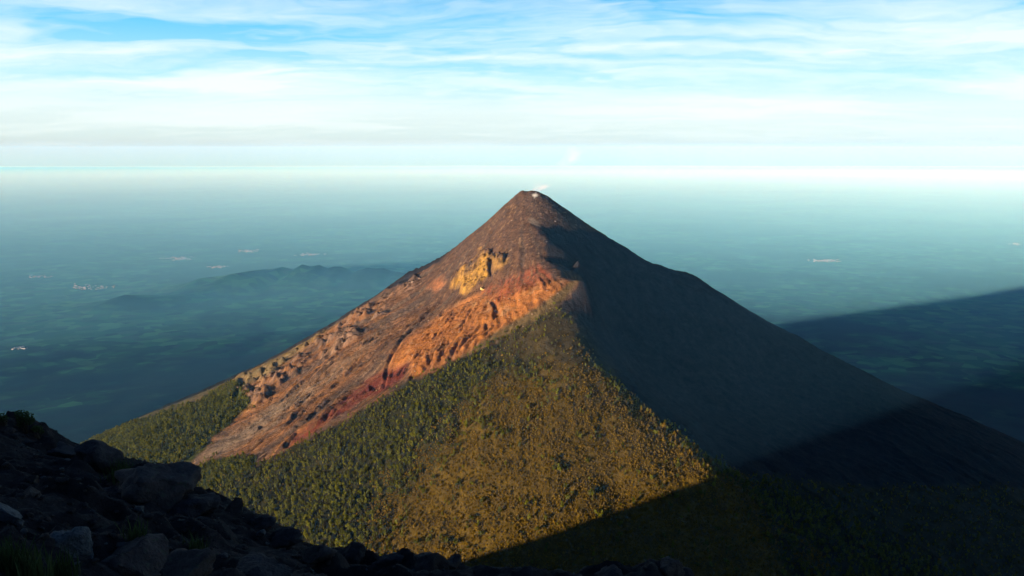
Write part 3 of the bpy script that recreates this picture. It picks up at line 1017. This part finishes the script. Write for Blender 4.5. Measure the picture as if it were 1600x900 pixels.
stone_me = [[mesh_from('stone', *rock_geo(400 + k, 2, 1.1, 1, .75, .5), [m_])for k in range(4)] for m_ in (m_rock_m, m_rock_d, m_rock_p)]
cnt = 0
while cnt < 230:
    px, py = random.uniform(0, 700), random.uniform(668, 900)
    line = np.interp(px, [0, 110, 175, 250, 330, 430, 560, 720], [668, 700, 748, 752, 798, 834, 880, 900])
    if py < line + 3:
        continue
    x, y, z = fg_hit(px, py)
    if y > 29:
        continue
    s_ = (4 + 14 * random.random() ** 3) / FPX * y * .5
    c_ = 2 if random.random() < .14 else (0 if random.random() < .5 else 1)
    o = link('stone', random.choice(stone_me[c_]), label=['small brown stone lying among others on the dark foreground slope', 'small black stone lying among others on the dark foreground slope', 'small pale stone lying among others on the dark foreground slope'][c_],
             cat='stone', group=['brown stones on the foreground slope', 'black stones on the foreground slope', 'pale stones on the foreground slope'][c_])
    o.location = (x, y, z + s_ * .2); o.scale = (s_ * random.uniform(.8, 1.3), s_, s_ * random.uniform(.6, 1))
    o.rotation_euler = (random.uniform(-.4, .4), random.uniform(-.4, .4), random.uniform(0, 6.28))
    cnt += 1
# grit too fine to count
src_s = source_collection('grit_source', [mesh_from('grit_%d' % k, *rock_geo(300 + k, 1, 1.1, 1, .8, .5), [(m_rock_m, m_rock_d, m_rock_m, m_rock_p)[k]]) for k in range(4)])
n_ = 16000
px_, pyy = rng.uniform(-13, 5, n_), rng.uniform(3.6, 18, n_)
scatter('grit', np.stack([px_, pyy, fg_z(px_, pyy)], -1), rng.uniform(0, 6.28, n_), .008 + .035 * rng.random(n_) ** 4, np.where(rng.random(n_) < .05, 3, rng.integers(0, 3, n_)), src_s,
        'dark volcanic grit strewn over the foreground slope', 'grit')


# grass tufts and bushes
def blades(seed, n, h, spread, lean=.5, wd=.006):
    g = np.random.default_rng(seed)
    V, F = [], []
    for _ in range(n):
        bx0, by0 = g.normal(0, spread, 2)
        a = g.uniform(0, 6.28); l_ = g.uniform(.1, lean); hh = h * g.uniform(.5, 1.1)
        d = np.array([math.cos(a), math.sin(a)]); p = np.array([-d[1], d[0]]) * wd
        i = len(V)
        for t_, k in ((0, 1), (.5, .8), (1, .05)):
            c = np.array([bx0, by0]) + d * hh * l_ * t_ ** 1.8
            V += [(c[0] - p[0] * k, c[1] - p[1] * k, hh * t_), (c[0] + p[0] * k, c[1] + p[1] * k, hh * t_)]
        F += [(i, i + 1, i + 3, i + 2), (i + 2, i + 3, i + 5, i + 4)]
    return V, F


m_grass = leaf_mat('grass_blades', (.025, .045, .015), (.07, .085, .03))
for px, py, h, n, lab in ((14, 893, .22, 150, 'thick grass tuft in the bottom left corner'), (48, 903, .18, 120, 'grass tuft at the bottom edge, right of the corner tuft'),
                          (95, 905, .2, 80, 'short sparse grass tuft under the faceted boulder'), (215, 846, .16, 60, 'little green tuft behind the broad brown slab'),
                          (306, 862, .16, 70, 'yellowish green tuft low in the middle of the foreground slope'), (190, 745, .3, 90, 'wispy grass tuft in the gap behind the blocky crag'),
                          (180, 752, .22, 60, 'small grass tuft at the foot of the blocky crag')):
    x, y, z = fg_hit(px, py)
    o = link('grass_tuft', mesh_from('grass_tuft', *blades(int(px + py), n, h, h * .24), [m_grass]), label=lab, cat='grass')
    o.location = (x, y, z - .02)
for px, py, s_, lab in ((40, 676, .25, 'dark round bush standing on the skyline of the left ridge'), (58, 686, .15, 'small low bush right of the round skyline bush'),
                        (4, 664, .15, 'bush cut by the left edge of the picture on the ridge line')):
    x, y, z = fg_hit(px, py)
    e = bpy.data.objects.new('bush', None); S.collection.objects.link(e); tag(e, lab, 'bush')
    e.location = (x, y, z - .05)
    V, F = leaf_cloud(int(px) + 900, 420, .55 * s_ * 2, s_ * .8, s_ * .75, s_ * .09)
    link('foliage', mesh_from('foliage', V, F, [m_grass]), parent=e)
    link('stems', mesh_from('stems', *blades(int(px) + 77, 26, s_ * 1.3, .03, .7, .01), [m_bark]), parent=e)

# ------------------------------------------------------------------ hamlets on the plain
m_roof, t = new_mat('pale_roofs')
finish(t, (.30, .31, .31, 1), .8)


def hamlet(px, py, wpx, hpx, n, seed, lab):
    g = random.Random(seed)
    V, F = [], []
    a_, b_ = ray(px, py)
    Yc = -2540 / b_
    for _ in range(n):
        qx, qy = px + g.gauss(0, wpx * .3), py + g.gauss(0, hpx * .3)
        a2_, b2_ = ray(qx, qy)
        Y_ = -2545 / b2_
        X_ = a2_ * Y_
        Z_ = float(ground_z(np.array([X_]), np.array([Y_]))[0])
        l_, w_, h_ = g.uniform(18, 60), g.uniform(12, 32), g.uniform(5, 10)
        c_, s_ = math.cos(g.uniform(0, 3)), 0
        s_ = math.sqrt(max(0, 1 - c_ * c_))
        i = len(V)
        for zz2 in (-5, h_):
            for ux, uy in ((-1, -1), (1, -1), (1, 1), (-1, 1)):
                V.append((X_ + (ux * l_ * c_ - uy * w_ * s_) / 2, Y_ + (ux * l_ * s_ + uy * w_ * c_) / 2, Z_ + zz2))
        for ux in (-1, 1):
            V.append((X_ + ux * l_ * c_ / 2, Y_ + ux * l_ * s_ / 2, Z_ + h_ * 1.5))
        F += [(i, i + 1, i + 5, i + 4), (i + 1, i + 2, i + 6, i + 5), (i + 2, i + 3, i + 7, i + 6), (i + 3, i, i + 4, i + 7),
              (i + 4, i + 5, i + 9, i + 8), (i + 6, i + 7, i + 8, i + 9), (i + 5, i + 6, i + 9), (i + 7, i + 4, i + 8)]
    link('town', mesh_from('town', V, F, [m_roof]), kind='stuff', label=lab, cat='town')


hamlet(280, 405, 34, 4, 60, 1, 'cluster of white roofs on the plain, nearest the left of the far towns')
hamlet(342, 418, 20, 3, 40, 2, 'small white hamlet on the plain left of the volcano')
hamlet(388, 394, 24, 3, 40, 3, 'thin row of pale roofs far out on the plain')
hamlet(482, 400, 34, 3, 34, 4, 'faint pale roofs on the plain close to the volcano')
hamlet(140, 450, 60, 5, 40, 5, 'scattered pale roofs near the left wooded hills')
hamlet(62, 434, 30, 3, 24, 6, 'faint pale roofs by the left edge of the plain')
hamlet(34, 557, 26, 6, 10, 7, 'few pale farm buildings low on the plain at far left')
hamlet(1290, 409, 34, 3, 60, 8, 'cluster of white roofs on the plain right of the volcano')
hamlet(1588, 383, 16, 3, 20, 9, 'faint pale roofs at the right edge of the plain')

# ------------------------------------------------------------------ steam at the vent
def steam(name, px, py, Y, sx, sy, sz, dens, lab, seed):
    x, y, z = at(px, py, Y)
    m = bpy.data.materials.new(name + '_vapour')
    m.use_nodes = True
    t = NT(m.node_tree); t.n.clear()
    tc_ = t.node('ShaderNodeTexCoord').outputs['Object']
    ln = t.node('ShaderNodeVectorMath', {0: tc_}, operation='LENGTH').outputs['Value']
    nz = t.node('ShaderNodeTexNoise', {'Vector': t.node('ShaderNodeMapping', {'Vector': tc_, 'Location': (seed, 0, 0)}).outputs[0], 'Scale': 1.6, 'Detail': 4.0, 'Roughness': .6}).outputs[0]
    d = t.math('MULTIPLY', t.math('ADD', t.math('SUBTRACT', 1.0, ln), t.math('MULTIPLY', t.math('SUBTRACT', nz, .62), 2.6)), dens)
    d = t.math('MAXIMUM', d, 0.0)
    pv = t.node('ShaderNodeVolumePrincipled', {'Color': (1, .98, .98, 1), 'Density': d, 'Anisotropy': -.1})
    t.node('ShaderNodeOutputMaterial', {1: pv.outputs[0]})
    V, F = rock_geo(5, 3, 1, 1, 1, .15, 0)
    o = link(name, mesh_from(name, V, F, [m]), kind='stuff', label=lab, cat='steam')
    o.location = (x, y, z); o.scale = (sx, sy, sz); o.rotation_euler = (0, -.35, 0)


steam('steam', 842, 293, 3030, 48, 34, 22, .035, 'thin white steam drifting off the top of the volcano', 3)
steam('steam', 836, 303, 2985, 12, 8, 9, .16, 'dense white puff of steam in the vent just under the summit', 9)
steam('steam', 890, 247, 3150, 75, 50, 42, .008, 'faint pinkish puff of steam hanging above the volcano', 5)

# ------------------------------------------------------------------ haze
HZ_TOP, HZ_BOT = 300.0, float(GZ.min()) - 2.0
x0, x1, y0, y1 = xs[0] - 50, xs[-1] + 50, ys_[0] - 50, ys_[-1] + 50
V = [(x, y, z) for z in (HZ_BOT, HZ_TOP) for y in (y0, y1) for x in (x0, x1)]
F = [(0, 2, 3, 1), (4, 5, 7, 6), (0, 1, 5, 4), (2, 6, 7, 3), (0, 4, 6, 2), (1, 3, 7, 5)]
me = bpy.data.meshes.new('haze')
me.from_pydata(V, [], F)
mh = bpy.data.materials.new('haze_air')
mh.use_nodes = True
t = NT(mh.node_tree)
t.n.clear()
pv = t.node('ShaderNodeVolumePrincipled', {'Color': (.15, .52, 1.0, 1), 'Absorption Color': (1, 1, 1, 1), 'Density': 1 / 105000.0, 'Anisotropy': -0.2})
t.node('ShaderNodeOutputMaterial', {1: pv.outputs[0]})
hz = link('haze', me, mh, kind='stuff', label='pale blue morning haze lying over the plain and around the volcano')

# thicker mist lying on the far plain: nothing at 8 km, about 1000 m deep at 45 km, thinning out again behind
ux = np.linspace(x0 + 30, x1 - 30, 90)
uy = np.concatenate([np.linspace(1500, 60000, 80), np.linspace(66000, y1 - 30, 14)])
MX, MY = np.meshgrid(ux, uy)
rr_ = np.hypot(MX, MY)
prof_r, prof_z = smooth_profile([0, 7000, 12000, 18000, 26000, 40000, 58000, 80000, 100000, 124000, 160000], [-2650, -2560, -2380, -2080, -1740, -1500, -1520, -1780, -2030, -2250, -2400], 4000, 6000)
top_ = np.interp(rr_, prof_r, prof_z) + 50 * fbm(MX / 9000, MY / 9000, 3)
top_ = np.maximum(top_, HZ_BOT + 1.5)
n0 = MX.size
idx = np.arange(n0).reshape(MX.shape)
Vt = np.stack([MX, MY, top_], -1).reshape(-1, 3)
Vb = np.stack([MX, MY, np.full_like(MX, HZ_BOT + 1.0)], -1).reshape(-1, 3)
qt = np.stack([idx[:-1, :-1], idx[:-1, 1:], idx[1:, 1:], idx[1:, :-1]], -1).reshape(-1, 4)
qb = qt[:, ::-1] + n0
rim_ = []
ring_ = list(idx[0, :]) + list(idx[1:, -1]) + list(idx[-1, -2::-1]) + list(idx[-2:0:-1, 0])
for a_, b_ in zip(ring_, ring_[1:] + ring_[:1]):
    rim_.append((a_, a_ + n0, b_ + n0, b_))
me = make_mesh('mist', np.concatenate([Vt, Vb]), np.concatenate([qt, qb, np.array(rim_)]))
mm = bpy.data.materials.new('mist_air')
mm.use_nodes = True
t = NT(mm.node_tree)
t.n.clear()
pv = t.node('ShaderNodeVolumePrincipled', {'Color': (.19, .68, 1.0, 1), 'Absorption Color': (1, 1, 1, 1), 'Density': 1 / 9000.0, 'Anisotropy': -0.2})
t.node('ShaderNodeOutputMaterial', {1: pv.outputs[0]})
link('mist', me, mm, kind='stuff', label='pale mist lying on the far plain towards the horizon')
